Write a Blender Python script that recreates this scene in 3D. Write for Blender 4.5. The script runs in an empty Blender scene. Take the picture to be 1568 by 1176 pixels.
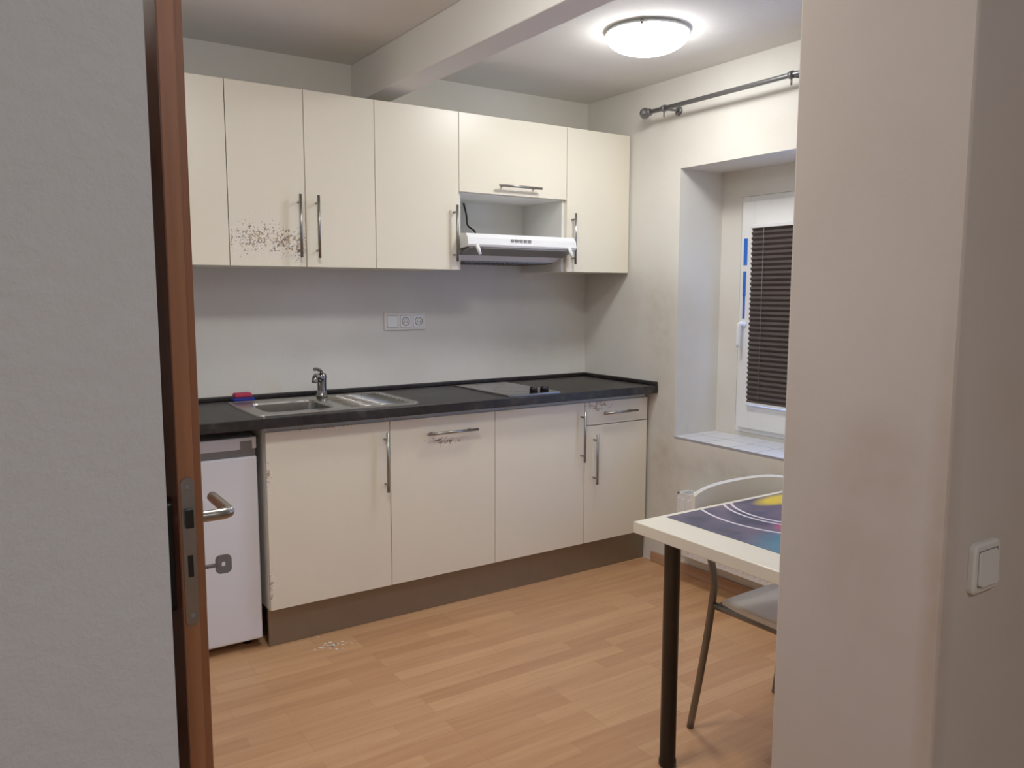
import bpy, bmesh, math, random
from mathutils import Vector, Matrix
random.seed(4)
SC=bpy.context.scene
COL=bpy.context.collection

# ------------------------------------------------------------ materials
def srgb(r,g,b):
    f=lambda c:(c/255/12.92) if c/255<=.04045 else ((c/255+.055)/1.055)**2.4
    return (f(r),f(g),f(b),1)
class NT:
    def __init__(s,name):
        s.m=bpy.data.materials.new(name); s.m.use_nodes=True
        s.n=s.m.node_tree.nodes; s.l=s.m.node_tree.links
        s.b=s.n['Principled BSDF']; s.tc=s.n.new('ShaderNodeTexCoord')
    def node(s,t,**k):
        n=s.n.new(t)
        for a,v in k.items():
            if a.startswith('i_'):
                n.inputs[a[2:].replace('_',' ')].default_value=v
            else: setattr(n,a,v)
        return n
    def noise(s,scale,detail=3,vec=None,rough=.5):
        n=s.node('ShaderNodeTexNoise'); n.inputs['Scale'].default_value=scale
        n.inputs['Detail'].default_value=detail; n.inputs['Roughness'].default_value=rough
        s.l.new(vec or s.tc.outputs['Object'],n.inputs['Vector']); return n
    def mapping(s,scale=(1,1,1),loc=(0,0,0),rot=(0,0,0)):
        n=s.node('ShaderNodeMapping'); n.inputs['Scale'].default_value=scale
        n.inputs['Location'].default_value=loc; n.inputs['Rotation'].default_value=rot
        s.l.new(s.tc.outputs['Object'],n.inputs['Vector']); return n.outputs[0]
    def math(s,op,a,b=None,clamp=False):
        n=s.node('ShaderNodeMath',operation=op); n.use_clamp=clamp
        for i,v in enumerate((a,b)):
            if v is None: continue
            if isinstance(v,(int,float)): n.inputs[i].default_value=v
            else: s.l.new(v,n.inputs[i])
        return n.outputs[0]
    def mix(s,fac,a,b,mode='MIX'):
        n=s.node('ShaderNodeMix',data_type='RGBA',blend_type=mode)
        for i,v in ((0,fac),(6,a),(7,b)):
            if isinstance(v,(int,float,tuple)): n.inputs[i].default_value=v
            else: s.l.new(v,n.inputs[i])
        return n.outputs[2]
    def ramp(s,fac,stops):
        n=s.node('ShaderNodeValToRGB'); e=n.color_ramp.elements
        while len(e)<len(stops): e.new(.5)
        for i,(p,c) in enumerate(stops):
            e[i].position=p; e[i].color=c
        s.l.new(fac,n.inputs[0]); return n.outputs[0]
    def bump(s,h,strength=.3,dist=.002):
        n=s.node('ShaderNodeBump'); n.inputs['Strength'].default_value=strength
        n.inputs['Distance'].default_value=dist
        s.l.new(h,n.inputs['Height']); s.l.new(n.outputs[0],s.b.inputs['Normal'])
    def blob(s,c,r):
        v=s.node('ShaderNodeVectorMath',operation='SUBTRACT'); s.l.new(s.tc.outputs['Object'],v.inputs[0]); v.inputs[1].default_value=c
        w=s.node('ShaderNodeVectorMath',operation='DIVIDE'); s.l.new(v.outputs[0],w.inputs[0]); w.inputs[1].default_value=r
        ln=s.node('ShaderNodeVectorMath',operation='LENGTH'); s.l.new(w.outputs[0],ln.inputs[0])
        return s.math('SUBTRACT',1.0,ln.outputs['Value'],True)
    def col(s,c):
        if isinstance(c,tuple): s.b.inputs['Base Color'].default_value=c
        else: s.l.new(c,s.b.inputs['Base Color'])
    def pr(s,rough=.5,metal=0,spec=.5):
        s.b.inputs['Roughness'].default_value=rough; s.b.inputs['Metallic'].default_value=metal
        s.b.inputs['Specular IOR Level'].default_value=spec
def plain(name,c,rough=.5,metal=0,var=.06,scale=8,bump=0):
    t=NT(name); n=t.noise(scale,3)
    d=tuple(x*(1-var) for x in c[:3])+(1,)
    t.col(t.mix(n.outputs[0],c,d)); t.pr(rough,metal)
    if bump: t.bump(t.noise(250,2).outputs[0],bump,.001)
    return t.m
def plaster(name,c,c2,bscale=70,bstr=.35,bdist=.003,stain=.5,smudges=(),sc=None):
    t=NT(name); n=t.noise(1.6,4); n2=t.noise(14,4)
    f=t.math('MULTIPLY',t.ramp(n.outputs[0],[(.38,(0,0,0,1)),(.75,(1,1,1,1))]),stain)
    k=t.mix(f,c,c2)
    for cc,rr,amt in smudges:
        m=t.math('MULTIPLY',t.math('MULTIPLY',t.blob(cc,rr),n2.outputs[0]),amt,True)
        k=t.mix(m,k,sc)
    t.col(k); t.pr(.85,0,.2)
    h=t.noise(bscale,4,rough=.6); t.bump(h.outputs[0],bstr,bdist); return t.m
M={}
M['wall']=plaster('wall_paint',srgb(227,226,219),srgb(209,201,186),60,.25,.003,.6,
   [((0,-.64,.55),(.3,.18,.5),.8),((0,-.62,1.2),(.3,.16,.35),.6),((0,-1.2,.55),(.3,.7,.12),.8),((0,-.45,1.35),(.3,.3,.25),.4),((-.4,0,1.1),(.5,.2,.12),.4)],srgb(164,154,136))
M['ceil']=plaster('ceiling_paint',srgb(228,226,222),srgb(219,215,208),90,.35,.003)
M['hall']=plaster('hall_rough_plaster',srgb(217,217,218),srgb(209,209,210),65,.6,.004,.4)
M['hallr']=plaster('jamb_plaster',srgb(216,208,201),srgb(200,184,167),45,.15,.003,.6,
   [((-1.645,-2.83,1.12),(.2,.10,.11),.55),((-1.645,-2.80,.98),(.2,.14,.24),.4),((-1.645,-2.94,.9),(.05,.03,.6),.8)],srgb(178,146,114))
M['beam']=plaster('beam_paint',srgb(229,227,222),srgb(221,217,210),60,.2,.002)
M['cream']=plain('cream_laminate',srgb(238,232,213),.32,0,.04,4)
M['carcass']=plain('white_board',srgb(228,227,221),.5)
M['steel']=plain('brushed_steel',srgb(160,158,155),.3,1,.15,60)
M['sinksteel']=plain('sink_steel',srgb(185,183,178),.28,1,.2,30)
M['chrome']=plain('chrome',srgb(140,138,136),.12,1,.05)
M['white']=plain('white_enamel',srgb(236,238,240),.35,0,.02)
M['fridge']=plain('fridge_white',srgb(226,228,236),.4,0,.03)
M['greyplastic']=plain('grey_plastic',srgb(132,132,134),.5)
M['hoodglass']=plain('smoked_visor',srgb(116,114,112),.3)
M['pvc']=plain('window_pvc',srgb(236,237,236),.35,0,.03)
M['black']=plain('black_metal',srgb(20,19,20),.35)
M['hobglass']=plain('hob_glass',srgb(52,50,50),.15,0,.1)
M['blind']=plain('blind_fabric',srgb(80,72,70),.8,0,.15,40)
M['rod']=plain('rod_grey',srgb(120,120,122),.4,.7)
M['chairwhite']=plain('chair_white',srgb(236,233,222),.5)
M['tablew']=plain('table_white',srgb(238,233,216),.35,0,.03)
M['chairmetal']=plain('chair_tube',srgb(130,126,120),.35,.8)
M['tape']=plain('blue_tape',srgb(24,104,214),.5)
M['pink']=plain('sponge_pink',srgb(190,60,90),.9,0,.3,60,.5)
M['blue']=plain('sponge_blue',srgb(40,50,150),.9,0,.3,60,.5)
M['plinth']=plain('plinth_brushed',srgb(142,130,114),.38,.6,.12,20)
M['switch']=plain('switch_plastic',srgb(228,225,218),.35,0,.02)
M['flake']=plain('paint_flakes',srgb(235,230,220),.7)

def wood(name,c1,c2,axis='z'):
    t=NT(name)
    sc={'z':(30,30,1.2),'x':(1.2,30,30),'y':(30,1.2,30)}[axis]
    n=t.noise(1.5,5,t.mapping(sc)); t.col(t.ramp(n.outputs[0],[(.3,c1),(.7,c2)])); t.pr(.4); return t.m
M['door']=wood('door_veneer',srgb(138,88,58),srgb(164,110,76))
M['doordk']=wood('door_veneer_dark',srgb(88,48,34),srgb(108,60,42))
M['skirt']=wood('skirting_wood',srgb(170,132,104),srgb(194,156,126),'y')

def peel(name,regs,base=srgb(238,232,213),th=.705,dark=srgb(118,98,80),lite=srgb(196,178,150),sc=85):
    t=NT(name); acc=None
    for c,r in regs:
        m=t.blob(c,r)
        acc=m if acc is None else t.math('MAXIMUM',acc,m)
    n=t.noise(sc,5,rough=.7); 
    s=t.math('ADD',n.outputs[0],t.math('MULTIPLY',acc,.26))
    present=t.math('GREATER_THAN',acc,.001)
    chip=t.math('MULTIPLY',t.math('GREATER_THAN',s,th),present)
    edge=t.math('MULTIPLY',t.math('GREATER_THAN',s,th-.045),present)
    vn=t.noise(4,3)
    b=t.mix(vn.outputs[0],base,tuple(x*.95 for x in base[:3])+(1,))
    b=t.mix(edge,b,srgb(250,247,240)); 
    cn=t.noise(30,2); cc=t.ramp(cn.outputs[0],[(.35,dark),(.65,lite)])
    t.col(t.mix(chip,b,cc)); t.pr(.32)
    t.bump(t.math('SUBTRACT',edge,chip),.4,.001)
    return t.m

# floor
t=NT('laminate_floor')
br=t.node('ShaderNodeTexBrick'); br.offset=.37; br.offset_frequency=3
br.inputs['Scale'].default_value=1; br.inputs['Brick Width'].default_value=.42; br.inputs['Row Height'].default_value=.066
br.inputs['Mortar Size'].default_value=.0008; br.inputs['Mortar Smooth'].default_value=.6; br.inputs['Bias'].default_value=0
br.inputs['Color1'].default_value=srgb(208,162,118); br.inputs['Color2'].default_value=srgb(180,131,91); br.inputs['Mortar'].default_value=srgb(146,104,70)
t.l.new(t.tc.outputs['Object'],br.inputs['Vector'])
g=t.noise(1.0,6,t.mapping((3,38,1)),.62)
c=t.mix(.34,br.outputs['Color'],t.ramp(g.outputs[0],[(.3,srgb(172,122,82)),(.52,srgb(198,150,108)),(.72,srgb(214,172,128))]))
t.col(c); t.pr(.36,0,.45); M['floor']=t.m
# worktop
t=NT('slate_worktop')
a=t.noise(7,8,rough=.68); b=t.noise(42,4)
c=t.mix(.35,t.ramp(a.outputs[0],[(.36,srgb(19,17,17)),(.56,srgb(38,35,35)),(.70,srgb(84,78,76))]),t.ramp(b.outputs[0],[(.4,srgb(22,20,21)),(.7,srgb(64,59,58))]))
t.col(c); t.pr(.42,0,.4); M['worktop']=t.m
# sill tiles
t=NT('sill_tiles')
br=t.node('ShaderNodeTexBrick'); br.offset=0
br.inputs['Scale'].default_value=1; br.inputs['Brick Width'].default_value=.15; br.inputs['Row Height'].default_value=.15
br.inputs['Mortar Size'].default_value=.002; br.inputs['Color1'].default_value=srgb(232,234,240); br.inputs['Color2'].default_value=srgb(222,225,234); br.inputs['Mortar'].default_value=srgb(160,160,165)
t.l.new(t.mapping(loc=(0,.02,0)),br.inputs['Vector']); t.col(br.outputs['Color']); t.pr(.2); M['tiles']=t.m
# glass
t=NT('window_glass'); t.n.remove(t.b)
tr=t.node('ShaderNodeBsdfTransparent'); gl=t.node('ShaderNodeBsdfGlossy'); gl.inputs['Roughness'].default_value=.02
mx=t.node('ShaderNodeMixShader'); mx.inputs[0].default_value=.1
t.l.new(tr.outputs[0],mx.inputs[1]); t.l.new(gl.outputs[0],mx.inputs[2]); t.l.new(mx.outputs[0],t.n['Material Output'].inputs[0]); M['glass']=t.m
def emis(name,c,s,c0=.22):
    # opal glass: brightest where the bulbs sit behind the bottom of the bowl, dimmer towards the rim
    t=NT(name); t.col((.9,.9,.9,1)); t.b.inputs['Emission Color'].default_value=c
    g=t.node('ShaderNodeNewGeometry'); sx=t.node('ShaderNodeSeparateXYZ'); t.l.new(g.outputs['Normal'],sx.inputs[0])
    a=t.math('POWER',t.math('ABSOLUTE',sx.outputs[2]),1.2)
    f=t.math('MULTIPLY',t.math('ADD',t.math('MULTIPLY',a,1-c0),c0),s)
    t.l.new(f,t.b.inputs['Emission Strength']); return t.m
M['lamp']=emis('lamp_glass_lit',(1,.985,.96,1),46,.26)
M['lamp3']=emis('dim_lamp_glass_lit',(1,.985,.96,1),56,.3)
M['hall_fill']=emis('hall_fill_glass_lit',(.98,.985,1,1),39)  # glow of the added hall fill light
# placemat print
t=NT('placemat_print')
P=t.tc.outputs['Object']
def dist(c,r=(1,1,1)):
    v=t.node('ShaderNodeVectorMath',operation='SUBTRACT'); t.l.new(P,v.inputs[0]); v.inputs[1].default_value=c
    w=t.node('ShaderNodeVectorMath',operation='DIVIDE'); t.l.new(v.outputs[0],w.inputs[0]); w.inputs[1].default_value=r
    ln=t.node('ShaderNodeVectorMath',operation='LENGTH'); t.l.new(w.outputs[0],ln.inputs[0]); return ln.outputs['Value']
n=t.noise(9,5); base=t.ramp(n.outputs[0],[(.3,srgb(40,42,70)),(.5,srgb(86,80,106)),(.68,srgb(112,96,114))])
d=dist((-.78,-2.06,.74))
ring=None
for R_ in (.22,.245,.33):
    r1=t.math('LESS_THAN',t.math('ABSOLUTE',t.math('SUBTRACT',d,R_)),.0045)
    ring=r1 if ring is None else t.math('MAXIMUM',ring,r1)
teal=t.math('SUBTRACT',1,dist((-1.10,-2.36,.74),(.24,.2,1)),True)
base=t.mix(t.math('MULTIPLY',teal,1.5,True),base,srgb(60,140,165))
base=t.mix(t.math('MULTIPLY',t.math('SUBTRACT',1,dist((-1.0,-2.20,.74),(.08,.07,1)),True),1.6,True),base,srgb(200,80,120))
base=t.mix(t.math('MULTIPLY',t.math('SUBTRACT',1,dist((-.76,-1.97,.74),(.15,.055,1)),True),2.2,True),base,srgb(225,196,50))
base=t.mix(ring,base,srgb(225,220,230)); t.col(base); t.pr(.4); M['mat']=t.m

# ------------------------------------------------------------ geometry helpers
def mkobj(name,bm,mat,smooth=False,parent=None):
    me=bpy.data.meshes.new(name); bm.normal_update(); bm.to_mesh(me); bm.free()
    o=bpy.data.objects.new(name,me); COL.objects.link(o)
    if isinstance(mat,str): mat=M[mat]
    me.materials.append(mat)
    if smooth:
        for p in me.polygons: p.use_smooth=True
    if parent: 
        o.parent=parent; o.matrix_parent_inverse=Matrix.Translation(parent.location).inverted()
    return o
def group(name,loc):
    e=bpy.data.objects.new(name,None); e.location=loc; e.empty_display_size=.05; COL.objects.link(e); return e
def addbox(bm,a,b,bev=0,seg=2):
    lo=[min(a[i],b[i]) for i in range(3)]; hi=[max(a[i],b[i]) for i in range(3)]
    vs=[bm.verts.new((x,y,z)) for x in (lo[0],hi[0]) for y in (lo[1],hi[1]) for z in (lo[2],hi[2])]
    F=[(0,1,3,2),(4,6,7,5),(0,4,5,1),(2,3,7,6),(0,2,6,4),(1,5,7,3)]
    fs=[bm.faces.new([vs[i] for i in f]) for f in F]
    if bev:
        es=list({e for f in fs for e in f.edges})
        bmesh.ops.bevel(bm,geom=es,offset=bev,segments=seg,affect='EDGES',profile=.5)
def box(name,a,b,mat,parent=None,bev=0,seg=2):
    bm=bmesh.new(); addbox(bm,a,b,bev,seg); return mkobj(name,bm,mat,False,parent)
def boxes(name,lst,mat,parent=None,bev=0):
    bm=bmesh.new()
    for a,b in lst: addbox(bm,a,b,bev)
    return mkobj(name,bm,mat,False,parent)
def addtube(bm,pts,r,seg=16,caps=True,up=None):
    pts=[Vector(p) for p in pts]; n=len(pts)
    rs=r if isinstance(r,(list,tuple)) else [r]*n
    rings=[]; prev=None
    for i,p in enumerate(pts):
        if i==0: d=pts[1]-p
        elif i==n-1: d=p-pts[i-1]
        else: d=(pts[i+1]-p).normalized()+(p-pts[i-1]).normalized()
        d.normalize()
        if prev is None:
            u=d.orthogonal().normalized()
        else:
            u=(prev-d*prev.dot(d)).normalized()
        prev=u; w=d.cross(u)
        rings.append([bm.verts.new(p+rs[i]*(math.cos(2*math.pi*k/seg)*u+math.sin(2*math.pi*k/seg)*w)) for k in range(seg)])
    for a,b in zip(rings,rings[1:]):
        for k in range(seg):
            f=bm.faces.new((a[k],a[(k+1)%seg],b[(k+1)%seg],b[k])); f.smooth=True
    if caps:
        bm.faces.new(rings[0][::-1]); bm.faces.new(rings[-1])
def tube(name,pts,r,mat,parent=None,seg=16):
    bm=bmesh.new(); addtube(bm,pts,r,seg); return mkobj(name,bm,mat,False,parent)
def arc(pts,n=6):
    P=[Vector(p) for p in pts]; P=[P[0]*2-P[1]]+P+[P[-1]*2-P[-2]]; o=[]
    for i in range(1,len(P)-2):
        for k in range(n):
            t=k/n; a,b,c,d=P[i-1],P[i],P[i+1],P[i+2]
            o.append(.5*((2*b)+(c-a)*t+(2*a-5*b+4*c-d)*t*t+(3*b-a-3*c+d)*t**3))
    o.append(P[-2]); return o
def rrect(x0,x1,y0,y1,r,n=6):
    o=[]
    for cx,cy,a0 in ((x1-r,y1-r,0),(x0+r,y1-r,90),(x0+r,y0+r,180),(x1-r,y0+r,270)):
        for k in range(n+1):
            a=math.radians(a0+90*k/n); o.append((cx+r*math.cos(a),cy+r*math.sin(a)))
    return o
def loops(bm,ls,fill_last=True,fill_first=False,smooth=False):
    R=[[bm.verts.new(p) for p in l] for l in ls]
    for a,b in zip(R,R[1:]):
        n=len(a)
        for k in range(n):
            f=bm.faces.new((a[k],a[(k+1)%n],b[(k+1)%n],b[k])); f.smooth=smooth
    if fill_last: bm.faces.new(R[-1])
    if fill_first: bm.faces.new(R[0][::-1])
def lathe(name,c,prof,mat,parent=None,seg=48,axis='z'):
    bm=bmesh.new(); ls=[]
    for r,h in prof:
        l=[]
        for k in range(seg):
            a=2*math.pi*k/seg
            if axis=='z': l.append((c[0]+r*math.cos(a),c[1]+r*math.sin(a),c[2]+h))
            elif axis=='y': l.append((c[0]+r*math.cos(a),c[1]+h,c[2]+r*math.sin(a)))
            else: l.append((c[0]+h,c[1]+r*math.cos(a),c[2]+r*math.sin(a)))
        ls.append(l)
    loops(bm,ls,True,True,True); bmesh.ops.recalc_face_normals(bm,faces=bm.faces)
    return mkobj(name,bm,mat,False,parent)

# ------------------------------------------------------------ room
H=2.4258
YF,YB=-2.95,-2.64      # partition faces
XL,XRJ=-2.776,-1.645   # opening sides
box('floor',(-4.4,-5.6,-.05),(.45,.15,0),'floor')
box('ceiling',(-4.4,-5.6,H),(.45,.15,H+.08),'ceil')
box('wall_back',(-4.4,0,0),(.45,.15,H),'wall')
wy0,wy1,wz0,wz1=-2.10,-.719,.682,1.993
oy0,oy1,oz0,oz1=-2.0,-.846,.700,1.864
boxes('wall_right',[((0,YB,0),(.42,wy0,H)),((0,wy1,0),(.42,0,H)),((0,wy0,0),(.42,wy1,wz0-.012)),((0,wy0,wz1),(.42,wy1,H)),
   ((.30,wy0,wz0),(.42,oy0,wz1)),((.30,oy1,wz0),(.42,wy1,wz1)),((.30,oy0,oz1),(.42,oy1,wz1)),((.30,oy0,wz0),(.42,oy1,oz0))],'wall')
box('wall_left',(-2.86,YB,0),(-2.74,0,H),'wall')
box('wall_front_left',(-4.4,YF,0),(XL,YB,H),'hall')
box('wall_front_right',(XRJ,YF,0),(.42,YB,H),'hallr',bev=.004)
box('wall_front_lintel',(XL,YF,2.12),(XRJ,YB,H),'hall')
box('wall_hall_back',(-4.4,-5.6,0),(.45,-5.48,H),'hall')
box('wall_hall_left',(-4.4,-5.48,0),(-4.28,YF,H),'hall')
box('wall_hall_right',(.30,-5.48,0),(.42,YF,H),'hall')
box('ceiling_beam',(-1.385,YB,2.250),(-1.262,-.0005,H-.0005),'beam',bev=.004)
box('window_sill',(.0,wy0,wz0-.012),(.2995,wy1,wz0),'tiles')
box('baseboard_right',(-.014,YB+.001,0),(-.0005,-.58,.055),'skirt',bev=.003)
box('baseboard_front_right',(-1.64,YB+.0005,0),(-.016,YB+.014,.055),'skirt',bev=.003)

# ------------------------------------------------------------ handles
def handle(par,p,horizontal=False,L=.25,nm='handle'):
    x,y,z=p; bm=bmesh.new(); o=.032
    if horizontal:
        addtube(bm,[(x-L/2,y-o,z),(x+L/2,y-o,z)],.006)
        for s in (-1,1): addtube(bm,[(x+s*(L/2-.03),y,z),(x+s*(L/2-.03),y-o,z)],.0045,12)
    else:
        addtube(bm,[(x,y-o,z-L/2),(x,y-o,z+L/2)],.006)
        for s in (-1,1): addtube(bm,[(x,y,z+s*(L/2-.03)),(x,y-o,z+s*(L/2-.03))],.0045,12)
    mkobj(nm,bm,'steel',False,par)
# ------------------------------------------------------------ wall cabinets
yd=-.3645; zt,zb=2.1978,1.4986
def carcass(par,x0,x1,y0,y1,z0,z1,mat='carcass',top=True,bottom=True,back=True,name='carcass'):
    t_=.016; l=[((x0,y0,z0),(x0+t_,y1,z1)),((x1-t_,y0,z0),(x1,y1,z1))]
    if top: l.append(((x0+t_,y0,z1-t_),(x1-t_,y1,z1)))
    if bottom: l.append(((x0+t_,y0,z0),(x1-t_,y1,z0+t_)))
    if back: l.append(((x0+t_,y1-.006,z0+t_),(x1-t_,y1,z1-t_)))
    return boxes(name,l,mat,par)
pm1=peel('peeling_door_upper',[((-1.95,yd,1.61),(.24,.1,.14)),((-1.84,yd,1.60),(.24,.1,.13)),((-1.775,yd,1.58),(.06,.1,.15))],th=.728)
def wallcab(x0,x1,doors,handles,mats=None):
    e=group('wall_cabinet',((x0+x1)/2,-.18,(zt+zb)/2))
    carcass(e,x0+.0008,x1-.0008,yd+.019,-.0008,zb,zt,'cream')
    xs=doors
    for i,(a,b) in enumerate(zip(xs,xs[1:])):
        box('door_%d'%(i+1),(a+.0015,yd,zb),(b-.0015,yd+.018,zt),(mats[i] if mats else 'cream'),e,bev=.0012)
    for hx in handles: handle(e,(hx,yd,1.660))
    return e
wallcab(-2.662,-2.050,[-2.662,-2.356,-2.050],[-2.385,-2.328])
wallcab(-2.050,-1.438,[-2.050,-1.744,-1.438],[-1.775,-1.700],[pm1,M['cream']])
wallcab(-1.438,-1.030,[-1.438,-1.030],[-1.057])
wallcab(-.418,-.010,[-.418,-.010],[-.385])
e=group('hood_cabinet',(-.724,-.18,1.9))
x0,x1=-1.0292,-.4188
boxes('carcass',[((x0,yd+.019,zb),(x0+.016,-.0008,zt)),((x1-.016,yd+.019,zb),(x1,-.0008,zt)),((x0+.016,yd+.019,zt-.016),(x1-.016,-.0008,zt)),
  ((x0+.016,yd+.019,1.846),(x1-.016,-.0008,1.862)),((x0+.016,-.007,zb+.1),(x1-.016,-.0008,zt-.016))],'carcass',e)
box('flap_door',(-1.0285,yd,1.8496),(-.4195,yd+.018,zt),'cream',e,bev=.0012)
handle(e,(-.712,yd,1.888),True,.24)
# hood
e=group('range_hood',(-.724,-.22,1.6))
bm=bmesh.new()
hx0,hx1=-1.012,-.436
prof=[(-.012,1.545),(-.30,1.545),(-.34,1.57),(-.34,1.640),(-.012,1.640)]
loops(bm,[[(hx0,y,z) for y,z in prof],[(hx1,y,z) for y,z in prof]],True,True); bmesh.ops.recalc_face_normals(bm,faces=bm.faces)
mkobj('body',bm,'white',False,e)
bm=bmesh.new()
prof=[(-.372,1.596),(-.440,1.602),(-.446,1.612),(-.440,1.641),(-.425,1.661),(-.372,1.664)]
loops(bm,[[(-1.030,y,z) for y,z in prof],[(-.418,y,z) for y,z in prof]],True,True); bmesh.ops.recalc_face_normals(bm,faces=bm.faces)
mkobj('front_visor',bm,'white',False,e)
box('top_cover',(hx0,-.373,1.640),(hx1,-.013,1.663),'white',e,bev=.002)
bm=bmesh.new()
prof=[(-.438,1.594),(-.438,1.600),(-.348,1.574),(-.348,1.567)]
loops(bm,[[(-1.02,y,z) for y,z in prof],[(-.428,y,z) for y,z in prof]],True,True); bmesh.ops.recalc_face_normals(bm,faces=bm.faces)
mkobj('smoked_visor',bm,'hoodglass',False,e)
boxes('filter_grille',[((hx0+.02,-.29,1.538),(hx1-.02,-.03,1.5445))]+[((hx0+.03+i*.028,-.28,1.534),(hx0+.036+i*.028,-.04,1.539)) for i in range(19)],'hoodglass',e)
for nm,x in (('lever_1',-.985),('lever_2',-.462)):
    bm=bmesh.new(); addtube(bm,[(x,-.44,1.612),(x+.004,-.452,1.590),(x+.010,-.458,1.566)],[.009,.009,.007]); mkobj(nm,bm,'white',False,e)
boxes('buttons',[((-.80+i*.024,-.4470,1.628),(-.784+i*.024,-.434,1.640)) for i in range(5)],'greyplastic',e)
tube('power_cable',arc([(-.80,-.012,1.84),(-.795,-.03,1.78),(-.80,-.05,1.73),(-.785,-.09,1.70),(-.79,-.12,1.664)]),.0045,'black',e,8)

# ------------------------------------------------------------ base cabinets
yb=-.5439; z0,z1=.1563,.8626
B=[-1.9911,-1.4716,-.9521,-.4326,-.0204]
p1=peel('peeling_door_sink',[((-1.985,yb,.25),(.03,.1,.14)),((-1.985,yb,.70),(.025,.1,.12)),((-1.73,yb,.862),(.26,.1,.014))],lite=srgb(225,212,190),dark=srgb(170,150,124))
p2=peel('peeling_door_integrated',[((-1.22,yb,.755),(.17,.1,.045))],th=.735)
p3=peel('peeling_drawer',[((-.36,yb,.845),(.15,.1,.05))],th=.69,sc=60)
def basecab(x0,x1,parts,hs,mats):
    e=group('base_cabinet',((x0+x1)/2,-.27,.45))
    carcass(e,x0+.0008,x1-.0008,yb+.019,-.0008,.1515,.886,'carcass',top=False)
    box('front_rail',(x0+.018,yb+.0195,.845),(x1-.018,yb+.032,.886),'carcass',e)
    for i,(a,b) in enumerate(parts):
        box('door_%d'%(i+1) if (b-a)>.2 else 'drawer_front',(x0+.0015,yb,a),(x1-.0015,yb+.018,b),mats[i],e,bev=.0012)
    for h in hs: handle(e,*h)
    return e
basecab(B[0],B[1],[(z0,z1)],[((-1.496,yb,.695),False,.25)],[p1])
basecab(B[1],B[2],[(z0,z1)],[((-1.185,yb,.795),True,.25)],[p2])
basecab(B[2],B[3],[(z0,z1)],[((-.455,yb,.700),False,.25)],['cream'])
basecab(B[3],B[4],[(z0,.745),(.749,z1)],[((-.375,yb,.580),False,.25),((-.225,yb,.805),True,.22)],['cream',p3])
box('plinth',(-1.992,-.515,.0005),(-.004,-.498,.151),'plinth')
# worktop with sink cut-out
zc=.9267; zl=.887
bx0,bx1,by0,by1=-1.965,-1.665,-.485,-.185
wl=-2.738
e=group('countertop',(-1.37,-.3,.907))
bm=bmesh.new()
addbox(bm,(wl,-.600,zl),(-.0006,by0,zc),.004,3)
addbox(bm,(wl,by1,zl),(-.0006,-.0006,zc))
addbox(bm,(wl,by0-.004,zl),(bx0,by1,zc-.00002)); addbox(bm,(bx1,by0-.004,zl),(-.0006,by1,zc-.00002))
mkobj('slab',bm,'worktop',False,e)
boxes('edge_profile',[((wl,-.022,zc),(-.001,-.001,zc+.019)),((-.022,-.598,zc),(-.001,-.022,zc+.019))],'worktop',e,.004)
# sink
e=group('kitchen_sink',(-1.67,-.33,.93))
bm=bmesh.new(); sx0,sx1,sy0,sy1=-2.02,-1.325,-.545,-.105
def L(r,z,x0=sx0,x1=sx1,y0=sy0,y1=sy1,ins=0): return [(x,y,z) for x,y in rrect(x0+ins,x1-ins,y0+ins,y1-ins,r)]
loops(bm,[L(.03,zc+.0003),L(.03,zc+.006,ins=.002),L(.028,zc+.006,ins=.008),L(.026,zc+.003,ins=.014),
 L(.045,zc+.003,bx0+.006,bx1-.006,by0+.006,by1-.006),L(.042,zc-.004,bx0+.010,bx1-.010,by0+.010,by1-.010),
 L(.04,zc-.13,bx0+.018,bx1-.018,by0+.018,by1-.018),L(.03,zc-.145,bx0+.035,bx1-.035,by0+.035,by1-.035)],True)
bmesh.ops.recalc_face_normals(bm,faces=bm.faces)
mkobj('basin',bm,'sinksteel',False,e)
bm=bmesh.new()
for i in range(9):
    y=-.155-i*.043
    addtube(bm,[(-1.625,y,zc+.003),(-1.36,y,zc+.0035)],[.0035,.0035],8)
mkobj('drainer_ribs',bm,'sinksteel',False,e)
lathe('drain',((bx0+bx1)/2,(by0+by1)/2,zc-.1448),[(.035,0),(.035,.002),(.02,.003),(.018,.001)],'chrome',e)
# faucet
e=group('kitchen_faucet',(-1.615,-.135,.93))
fx,fy=-1.612,-.14
lathe('base',(fx,fy,zc+.0065),[(.027,0),(.027,.006),(.022,.012),(.020,.03),(.021,.075),(.023,.09),(.019,.103),(.006,.106)],'chrome',e,24)
tube('spout',arc([(fx,fy,zc+.070),(fx-.02,fy-.03,zc+.092),(fx-.055,fy-.085,zc+.108),(fx-.075,fy-.12,zc+.102),(fx-.08,fy-.128,zc+.086)]),.012,'chrome',e)
tube('lever',arc([(fx,fy,zc+.106),(fx-.005,fy-.01,zc+.120),(fx-.035,fy-.045,zc+.134),(fx-.055,fy-.065,zc+.136)],4),.0075,'chrome',e)
# sponge
e=group('dish_sponge',(-1.93,-.06,.95))
box('scrub_pad',(-1.985,-.098,zc+.0005),(-1.895,-.04,zc+.018),'blue',e,bev=.006)
box('foam',(-1.98,-.094,zc+.018),(-1.905,-.045,zc+.038),'pink',e,bev=.008)
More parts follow.
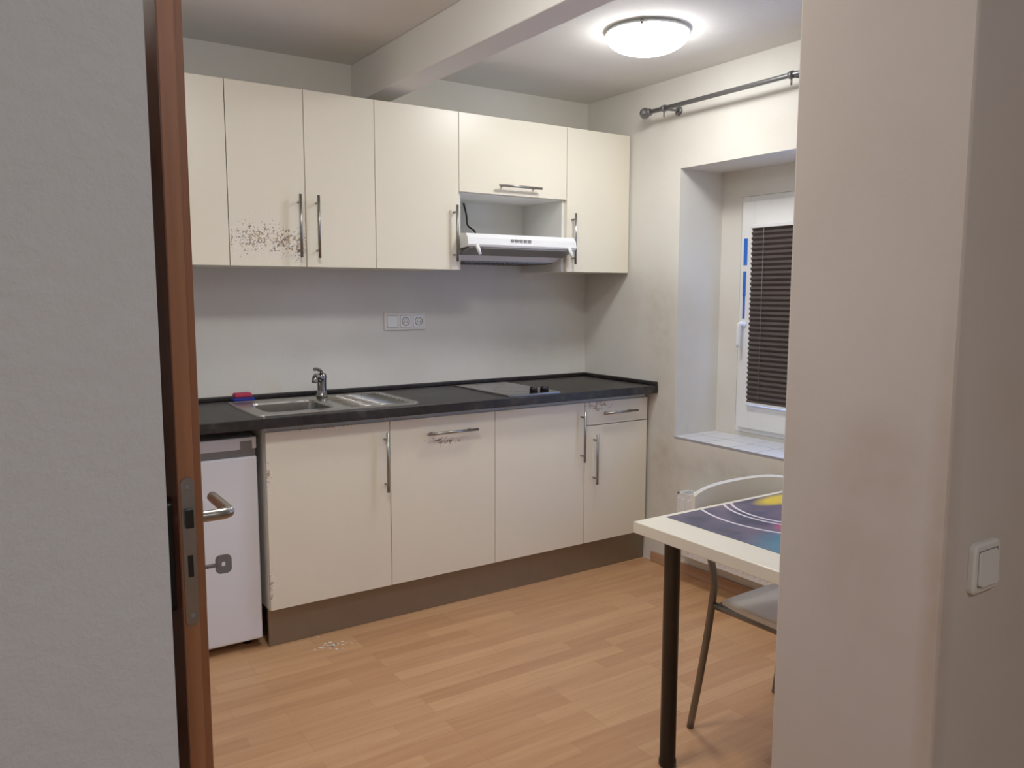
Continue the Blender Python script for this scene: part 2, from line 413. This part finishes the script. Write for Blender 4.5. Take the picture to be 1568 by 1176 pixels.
# hob
e=group('ceramic_hob',(-.75,-.33,.93))
hx0,hx1,hy0,hy1=-.90,-.60,-.575,-.075
bm=bmesh.new()
loops(bm,[[(x,y,zc+.0003) for x,y in rrect(hx0,hx1,hy0,hy1,.008)],[(x,y,zc+.006) for x,y in rrect(hx0,hx1,hy0,hy1,.008)],[(x,y,zc+.006) for x,y in rrect(hx0+.008,hx1-.008,hy0+.008,hy1-.008,.006)]],True)
mkobj('steel_frame',bm,'steel',False,e)
box('glass_plate',(hx0+.008,hy0+.008,zc+.0055),(hx1-.008,hy1-.008,zc+.0068),'hobglass',e)
for i,(y,r) in enumerate(((-.19,.075),(-.38,.09))):
    bm=bmesh.new(); cx=-.75
    ls=[[(cx+q*math.cos(k*math.pi/24),y+q*math.sin(k*math.pi/24),zc+.0071) for k in range(48)] for q in (r,r-.003)]
    loops(bm,ls,False); mkobj('ring_%d'%(i+1),bm,'greyplastic',False,e)
for i,x in enumerate((-.725,-.665)):
    lathe('knob_%d'%(i+1),(x,-.525,zc+.0068),[(.021,0),(.019,.022),(.015,.026),(.002,.0265)],'black',e,24)

# outlets
e=group('power_outlet',(-1.13,-.006,1.256))
bm=bmesh.new(); ox0,ox1,oz0_,oz1_=-1.243,-1.018,1.213,1.297
loops(bm,[[(x,-.0005,z) for x,z in rrect(ox0,ox1,oz0_,oz1_,.006)],[(x,-.008,z) for x,z in rrect(ox0,ox1,oz0_,oz1_,.006)],[(x,-.010,z) for x,z in rrect(ox0+.003,ox1-.003,oz0_+.003,oz1_-.003,.005)]],True)
mkobj('frame',bm,'switch',False,e)
for i in range(3):
    c=ox0+.0425+i*.070
    boxes('shadow_gap_%d'%(i+1),[((c-.029,-.0104,1.226),(c+.029,-.0098,1.284))],'greyplastic',e)
    box('insert_%d'%(i+1),(c-.0275,-.0125,1.2275),(c+.0275,-.0098,1.2825),'white',e,bev=.001)
    if i:
        lathe('socket_%d'%i,(c,-.0126,1.255),[(.021,0),(.021,-.0015),(.018,-.0015),(.017,.0005)],'greyplastic',e,28,'y')
        lathe('socket_face_%d'%i,(c,-.0127,1.255),[(.0175,0),(.0175,-.0006)],'switch',e,28,'y')
        for j,dx in enumerate((-.0095,.0095)): lathe('hole_%d_%d'%(i,j),(c+dx,-.0133,1.252),[(.0027,0),(.0027,-.0006)],'black',e,10,'y')
        lathe('pin_%d'%i,(c,-.0133,1.266),[(.0025,0),(.0025,-.006)],'steel',e,10,'y')

# ------------------------------------------------------------ fridge
e=group('mini_fridge',(-2.26,-.26,.43))
fx0,fx1=-2.515,-2.013
box('body',(fx0,-.462,.025),(fx1,-.03,.846),'fridge',e,bev=.004)
bm=bmesh.new()
addbox(bm,(fx0,-.508,.04),(fx1,-.464,.772),.008,3); mkobj('door',bm,'fridge',False,e)
box('top_panel',(fx0,-.505,.800),(fx1,-.463,.846),'fridge',e,bev=.004)
box('handle_recess',(fx0+.004,-.500,.774),(fx1-.004,-.463,.800),'greyplastic',e)
box('grip_plate',(-2.075,-.5065,.800),(-2.03,-.504,.832),'greyplastic',e,bev=.001)
for i,(x,y) in enumerate(((fx0+.04,-.42),(fx1-.04,-.42),(fx0+.04,-.07),(fx1-.04,-.07))): lathe('foot_%d'%(i+1),(x,y,0),[(.018,0),(.018,.026)],'black',e,16)

# ------------------------------------------------------------ ceiling lamp
def lamp(name,x,y,R,mat):
    e=group(name,(x,y,H-.05))
    lathe('base_plate',(x,y,H-.0005),[(R*.93,0),(R*.95,-.008),(R*.995,-.010),(R*.995,-.016),(R*.95,-.017)],'white',e)
    pr=[(R*.985,-.0175)]+[(R*.985*math.cos(a),-.018-.072*math.sin(a)) for a in [math.radians(v) for v in range(6,90,9)]]+[(.004,-.09)]
    lathe('glass_dome',(x,y,H),pr,mat,e,36)
    for i in range(3):
        a=math.radians(100+120*i); px,py=x+R*1.0*math.cos(a),y+R*1.0*math.sin(a)
        lathe('clip_%d'%i,(px,py,H),[(.006,-.008),(.008,-.018),(.004,-.026)],'steel',e,12)
lamp('hall_fill_lamp',-.602,-1.118,.166,'lamp')
lamp('hall_fill_lamp',-2.1,-1.85,.166,'lamp3')
lamp('hall_fill_lamp',-2.5,-4.4,.18,'hall_fill')  # unseen fill light behind the camera, added to brighten hall and kitchen

# ------------------------------------------------------------ window
e=group('window_1',(.32,-1.42,1.28))
def frame(nm,xa,xb,y0,y1,z0,z1,w,mat='pvc',wz=None):
    wz=wz or w
    boxes(nm,[((xa,y0,z0),(xb,y0+w,z1)),((xa,y1-w,z0),(xb,y1,z1)),((xa,y0+w,z0),(xb,y1-w,z0+wz)),((xa,y0+w,z1-wz),(xb,y1-w,z1))],mat,e,.003)
frame('outer_frame',.300,.35,oy0+.0006,oy1-.0006,oz0+.0006,oz1-.0006,.05)
box('mullion',(.300,-1.455,oz0+.05),(.35,-1.405,oz1-.05),'pvc',e)
frame('sash_left',.276,.33,-1.415,oy1-.028,oz0+.028,oz1-.028,.072,'pvc',.118)
frame('sash_right',.276,.33,oy0+.028,-1.445,oz0+.028,oz1-.028,.068)
box('glass_left',(.305,-1.35,oz0+.13),(.309,oy1-.09,oz1-.13),'glass',e)
box('glass_right',(.305,oy0+.09,oz0+.09),(.309,-1.51,oz1-.09),'glass',e)
lathe('handle_rose',(.276,-.902,1.245),[(.016,0),(.016,-.010),(.012,-.012)],'white',e,20,'x')
tube('handle_lever',arc([(.270,-.902,1.245),(.245,-.902,1.245),(.236,-.902,1.225),(.236,-.902,1.13)],5),.0095,'white',e)
boxes('film_strip',[((.2750,-.909,1.53),(.2758,-.886,1.66)),((.2750,-.906,1.38),(.2758,-.887,1.50)),((.2750,-.904,1.27),(.2758,-.890,1.385))],'tape',e)
# pleated blind
e=group('pleated_blind',(.27,-1.15,1.28))
bm=bmesh.new(); zt_,zb_=1.705,.862; n=int((zt_-zb_)/.012); prev=None
for i in range(n+1):
    z=zt_-(zt_-zb_)*i/n; x=.262+(.0075 if i%2 else -.0045)
    a=bm.verts.new((x,-1.345,z)); b=bm.verts.new((x,-.944,z))
    if prev: bm.faces.new((prev[0],prev[1],b,a))
    prev=(a,b)
mkobj('pleats',bm,'blind',False,e)
box('head_rail',(.252,-1.347,1.705),(.2755,-.942,1.722),'white',e,bev=.002)
box('bottom_rail',(.255,-1.347,.850),(.2755,-.942,.862),'white',e,bev=.002)
for i,y in enumerate((-1.02,-1.27)): tube('cord_%d'%i,[(.2545,y,.86),(.2545,y,1.71)],.0012,'greyplastic',e,6)

# ------------------------------------------------------------ curtain rod
e=group('curtain_rod',(-.1,-1.3,2.265))
tube('pole',[(-.10,-.585,2.265),(-.10,-2.25,2.265)],.0105,'rod',e)
lathe('finial_1',(-.10,-.552,2.265),[(.010,.0),(.024,-.004),(.027,-.014),(.024,-.026),(.013,-.034),(.012,-.04),(.017,-.043),(.017,-.052),(.0105,-.056)],'rod',e,24,'y')
lathe('finial_2',(-.10,-2.25,2.265),[(.012,0),(.024,-.008),(.026,-.02),(.012,-.034)],'rod',e,24,'y')
for i,y in enumerate((-.70,-1.42,-2.15)):
    tube('bracket_%d'%i,[(-.0005,y,2.265),(-.02,y,2.265),(-.10,y,2.262)],.006,'rod',e,10)
    lathe('wall_plate_%d'%i,(-.0005,y,2.265),[(.022,0),(.022,-.006),(.012,-.010)],'rod',e,20,'x')
    lathe('clamp_%d'%i,(-.10,y-.009,2.265),[(.0155,0),(.0155,.018)],'rod',e,20,'y')
    tube('screw_%d'%i,[(-.10,y,2.252),(-.10,y,2.225)],.004,'rod',e,8)

# ------------------------------------------------------------ radiator
e=group('radiator',(-.09,-1.4,.29))
ry0,ry1,rz0,rz1=-1.86,-.87,.14,.44
box('back_panel',(-.055,ry0,rz0+.01),(-.042,ry1,rz1-.01),'white',e)
box('front_panel',(-.118,ry0,rz0),(-.110,ry1,rz1),'white',e,bev=.003)
bm=bmesh.new(); n=int((ry1-ry0)/.033)
for i in range(n): 
    y=ry0+.016+i*.033; addbox(bm,(-.122,y,rz0+.02),(-.117,y+.017,rz1-.02),.002,1)
mkobj('front_ribs',bm,'white',False,e)
bm=bmesh.new(); addbox(bm,(-.119,ry0,rz1-.002),(-.040,ry0+.012,rz1+.004)); addbox(bm,(-.119,ry1-.012,rz1-.002),(-.040,ry1,rz1+.004))
addbox(bm,(-.119,ry0,rz1-.002),(-.112,ry1,rz1+.004)); addbox(bm,(-.047,ry0,rz1-.002),(-.040,ry1,rz1+.004))
for i in range(48): addbox(bm,(-.113,ry0+.02+i*.02,rz1),(-.046,ry0+.026+i*.02,rz1+.003))
addbox(bm,(-.118,ry1-.003,rz0),(-.042,ry1,rz1)); addbox(bm,(-.118,ry0,rz0),(-.042,ry0+.003,rz1))
mkobj('top_grille',bm,'white',False,e)
bm=bmesh.new()
for i in range(int((ry1-ry0)/.022)): addbox(bm,(-.108,ry0+.012+i*.022,rz0+.004),(-.056,ry0+.016+i*.022,rz1-.006))
mkobj('convector_fins',bm,'white',False,e)
boxes('wall_brackets',[((-.042,ry0+.1,.2),(-.0008,ry0+.13,.4)),((-.042,ry1-.13,.2),(-.0008,ry1-.10,.4))],'white',e)
tube('supply_pipe',arc([(-.075,ry1,.17),(-.075,ry1+.04,.17),(-.075,ry1+.05,.15),(-.075,ry1+.05,.001)],5),.008,'white',e,12)
tube('valve',[(-.075,ry1,.17),(-.075,ry1+.03,.17)],.014,'chrome',e,12)

# ------------------------------------------------------------ table
e=group('dining_table',(-.835,-2.19,.37))
tx0,tx1,ty0,ty1=-1.335,-.335,-2.494,-1.894
box('table_top',(tx0,ty0,.706),(tx1,ty1,.740),'tablew',e,bev=.0025)
for i,(x,y) in enumerate(((tx0+.085,ty1-.075),(tx1-.085,ty1-.075),(tx0+.085,ty0+.075),(tx1-.085,ty0+.075))):
    lathe('leg_%d'%(i+1),(x,y,0),[(.024,0),(.026,.004),(.026,.02),(.0235,.026),(.0235,.69),(.04,.698),(.04,.7058)],'black',e,28)
box('placemat',(-1.225,-2.46,.7402),(-.55,-1.915,.7412),'mat')
# ------------------------------------------------------------ chair (back towards kitchen, seat under table)
e=group('dining_chair',(-.84,-2.05,.4))
cx0,cx1=-1.040,-.620
for i,(x,s) in enumerate(((cx0,1),(cx1,-1))):
    tube('rear_leg_%d'%(i+1),arc([(x,-1.858,.002),(x+s*.012,-1.890,.22),(x+s*.022,-1.915,.43),(x+s*.022,-1.918,.52),(x+s*.020,-1.885,.64),(x+s*.020,-1.872,.695)],6),.0115,'chairmetal',e)
    tube('front_leg_%d'%(i+1),arc([(x-s*.005,-2.33,.002),(x+s*.012,-2.31,.22),(x+s*.022,-2.285,.40),(x+s*.022,-2.25,.428),(x+s*.022,-1.93,.428)],6),.0115,'chairmetal',e)
tube('cross_bar',[(cx0+.022,-2.24,.425),(cx1-.022,-2.24,.425)],.008,'chairmetal',e)
tube('rear_cross_bar',[(cx0+.022,-1.93,.425),(cx1-.022,-1.93,.425)],.008,'chairmetal',e)
bm=bmesh.new(); nx,ny=12,12; top=[];bot=[]
sxa,sxb,sya,syb=cx0+.012,cx1-.012,-2.32,-1.945
for j in range(ny+1):
    rt=[];rb=[]
    for i in range(nx+1):
        u=i/nx*2-1; v=j/ny*2-1
        x=(sxa+sxb)/2+(sxb-sxa)/2*u*(1-.06*v*v*abs(v)); y=(sya+syb)/2+(syb-sya)/2*v*(1-.05*u*u)
        z=.452-.016*(1-u*u)*(1-v*v)-(.014*max(0,-v-.5))
        rt.append(bm.verts.new((x,y,z))); rb.append(bm.verts.new((x,y,z-.014)))
    top.append(rt);bot.append(rb)
for j in range(ny):
    for i in range(nx):
        f=bm.faces.new((top[j][i],top[j][i+1],top[j+1][i+1],top[j+1][i])); f.smooth=True
        f=bm.faces.new((bot[j][i],bot[j+1][i],bot[j+1][i+1],bot[j][i+1])); f.smooth=True
for i in range(nx):
    bm.faces.new((top[0][i],bot[0][i],bot[0][i+1],top[0][i+1])); bm.faces.new((top[ny][i],top[ny][i+1],bot[ny][i+1],bot[ny][i]))
for j in range(ny):
    bm.faces.new((top[j][0],top[j+1][0],bot[j+1][0],bot[j][0])); bm.faces.new((top[j][nx],bot[j][nx],bot[j+1][nx],top[j+1][nx]))
mkobj('seat',bm,'chairwhite',False,e)
bm=bmesh.new(); n=16
ls=[]
for k in range(n+1):
    u=k/n*2-1; x=(cx0+cx1)/2+(cx1-cx0+.03)/2*u; y=-1.858+.030*(1-u*u)
    zt1=.789-.016*u**4; zb1=.645+.02*u**4
    ls.append([(x,y-.008,zb1),(x,y+.008,zb1),(x,y+.010,zt1-.006),(x,y,zt1),(x,y-.008,zt1-.006)])
loops(bm,ls,True,True,False); bmesh.ops.recalc_face_normals(bm,faces=bm.faces)
mkobj('backrest',bm,'chairwhite',False,e)

# ------------------------------------------------------------ open door (seen on its lock edge)
e=group('door_1',(-2.62,-1.9,1.0))
dx0,dx1,dy0,dy1,dz0,dz1=-2.644,-2.606,-2.30,-1.50,.008,1.985
box('leaf',(dx0,dy0,dz0),(dx1-.014,dy1,dz1),'door',e,bev=.0015)
box('rebate_lip',(dx1-.0142,dy0+.012,dz0),(dx1,dy1,dz1+.0),'door',e,bev=.0015)
box('dark_left_face',(dx0-.0012,dy0+.0015,dz0),(dx0+.0005,dy1,dz1),'doordk',e)  # thin darker sheet over the leaf's whole left face
bm=bmesh.new(); px=(dx0+dx1-.014)/2+.001
loops(bm,[[(x,dy0-.0005,z) for x,z in rrect(px-.010,px+.010,.876,1.113,.0099)],[(x,dy0-.003,z) for x,z in rrect(px-.010,px+.010,.876,1.113,.0099)]],True,True)
bmesh.ops.recalc_face_normals(bm,faces=bm.faces); mkobj('lock_faceplate',bm,'steel',False,e)
boxes('latch_bolt',[((px-.006,dy0-.012,1.035),(px+.006,dy0-.002,1.065)),((px-.004,dy0-.0036,.955),(px+.004,dy0-.0031,.99))],'black',e,.001)
for i,z in enumerate((.892,1.098)): lathe('screw_%d'%i,(px,dy0-.0028,z),[(.004,0),(.004,-.001),(.002,-.0012)],'greyplastic',e,14,'y')
yl=-2.238; zh_=1.031; zk=.945
for s,xs,nm in ((1,dx1,'kitchen'),(-1,dx0-.0014,'hall')):
    bm=bmesh.new(); 
    loops(bm,[[(xs,y,z) for y,z in rrect(yl-.018,yl+.018,.885,1.070,.012)],[(xs+s*.007,y,z) for y,z in rrect(yl-.018,yl+.018,.885,1.070,.012)]],True,True)
    bmesh.ops.recalc_face_normals(bm,faces=bm.faces); mkobj('escutcheon_'+nm,bm,'steel' if s>0 else 'black',False,e)
    tube('lever_'+nm,arc([(xs+s*.005,yl,zh_),(xs+s*.038,yl,zh_),(xs+s*.050,yl+.005,zh_),(xs+s*.055,yl+.022,zh_),(xs+s*.055,yl+.125,zh_)],6),.0095,'steel',e)
bm=bmesh.new(); addtube(bm,[(dx1+.006,yl,zk),(dx1+.030,yl,zk)],.0035,10)
kx=dx1+.040
O=rrect(-.013,.013,-.016,.016,.008,4); I=[(a*.25,b*.25) for a,b in O]
ls=[[(kx+a,yl+dy,zk+b) for a,b in Q] for Q,dy in ((O,-.0015),(O,.0015),(I,.0015),(I,-.0015),(O,-.0015))]
loops(bm,ls,False); bmesh.ops.recalc_face_normals(bm,faces=bm.faces)
mkobj('key',bm,'greyplastic',False,e)
boxes('hinges',[((dx0-.085,dy1-.003,z),(dx0-.001,dy1+.006,z+.09)) for z in (.25,1.65)],'steel',e)
box('trim_1',(-2.7395,dy1-.05,0),(-2.7155,dy1+.04,2.05),'door',bev=.002)

# ------------------------------------------------------------ light switch
e=group('light_switch',(-1.53,YF-.006,.95))
bm=bmesh.new(); cx,cz,hw=-1.530,.952,.042
loops(bm,[[(x,YF-.0005,z) for x,z in rrect(cx-hw,cx+hw,cz-hw,cz+hw,.012)],[(x,YF-.008,z) for x,z in rrect(cx-hw,cx+hw,cz-hw,cz+hw,.012)],[(x,YF-.011,z) for x,z in rrect(cx-hw+.004,cx+hw-.004,cz-hw+.004,cz+hw-.004,.010)]],True,True)
bmesh.ops.recalc_face_normals(bm,faces=bm.faces); mkobj('frame',bm,'switch',False,e)
box('rocker_gap',(cx-.0305,YF-.0113,cz-.0305),(cx+.0305,YF-.0105,cz+.0305),'greyplastic',e)
bm=bmesh.new(); r=.029
loops(bm,[[(x,YF-.0105,z) for x,z in rrect(cx-r,cx+r,cz-r,cz+r,.006)],[(x,YF-.015+(.003*(z-cz)/r),z) for x,z in rrect(cx-r+.001,cx+r-.001,cz-r+.001,cz+r-.001,.006)]],True,True)
bmesh.ops.recalc_face_normals(bm,faces=bm.faces); mkobj('rocker',bm,'switch',False,e)
# paint flakes on the floor
bm=bmesh.new()
for i in range(22):
    x=-1.80+random.gauss(0,.05); y=-.64+random.gauss(0,.03); a=random.random()*6; s=random.uniform(.004,.011)
    bm.faces.new([bm.verts.new((x+s*math.cos(a+k*1.57+random.random()*.5),y+s*math.sin(a+k*1.57),.0012)) for k in range(4)])
mkobj('paint_flakes',bm,'flake')

# ------------------------------------------------------------ world
w=bpy.data.worlds.new('dusk'); SC.world=w; w.use_nodes=True
bg=w.node_tree.nodes['Background']; bg.inputs[0].default_value=(.28,.44,.9,1); bg.inputs[1].default_value=8
# ------------------------------------------------------------ camera
cam=bpy.data.cameras.new('camera'); co=bpy.data.objects.new('camera',cam); COL.objects.link(co)
yaw,pitch,roll=map(math.radians,(33.6198,-6.4924,.0977))
fwd=Vector((math.sin(yaw)*math.cos(pitch),math.cos(yaw)*math.cos(pitch),math.sin(pitch)))
rt=Vector((math.cos(yaw),-math.sin(yaw),0)); up=rt.cross(fwd)
r2=math.cos(roll)*rt+math.sin(roll)*up; u2=-math.sin(roll)*rt+math.cos(roll)*up
mw=Matrix((r2,u2,-fwd)).transposed().to_4x4(); mw.translation=Vector((-2.8904,-3.5976,1.3985))
co.matrix_world=mw; cam.sensor_width=36; cam.lens=1263.35/1600*36; cam.clip_start=.01
SC.camera=co
SC.view_settings.view_transform='Standard'; SC.view_settings.look='None'; SC.view_settings.exposure=0; SC.view_settings.gamma=1.1
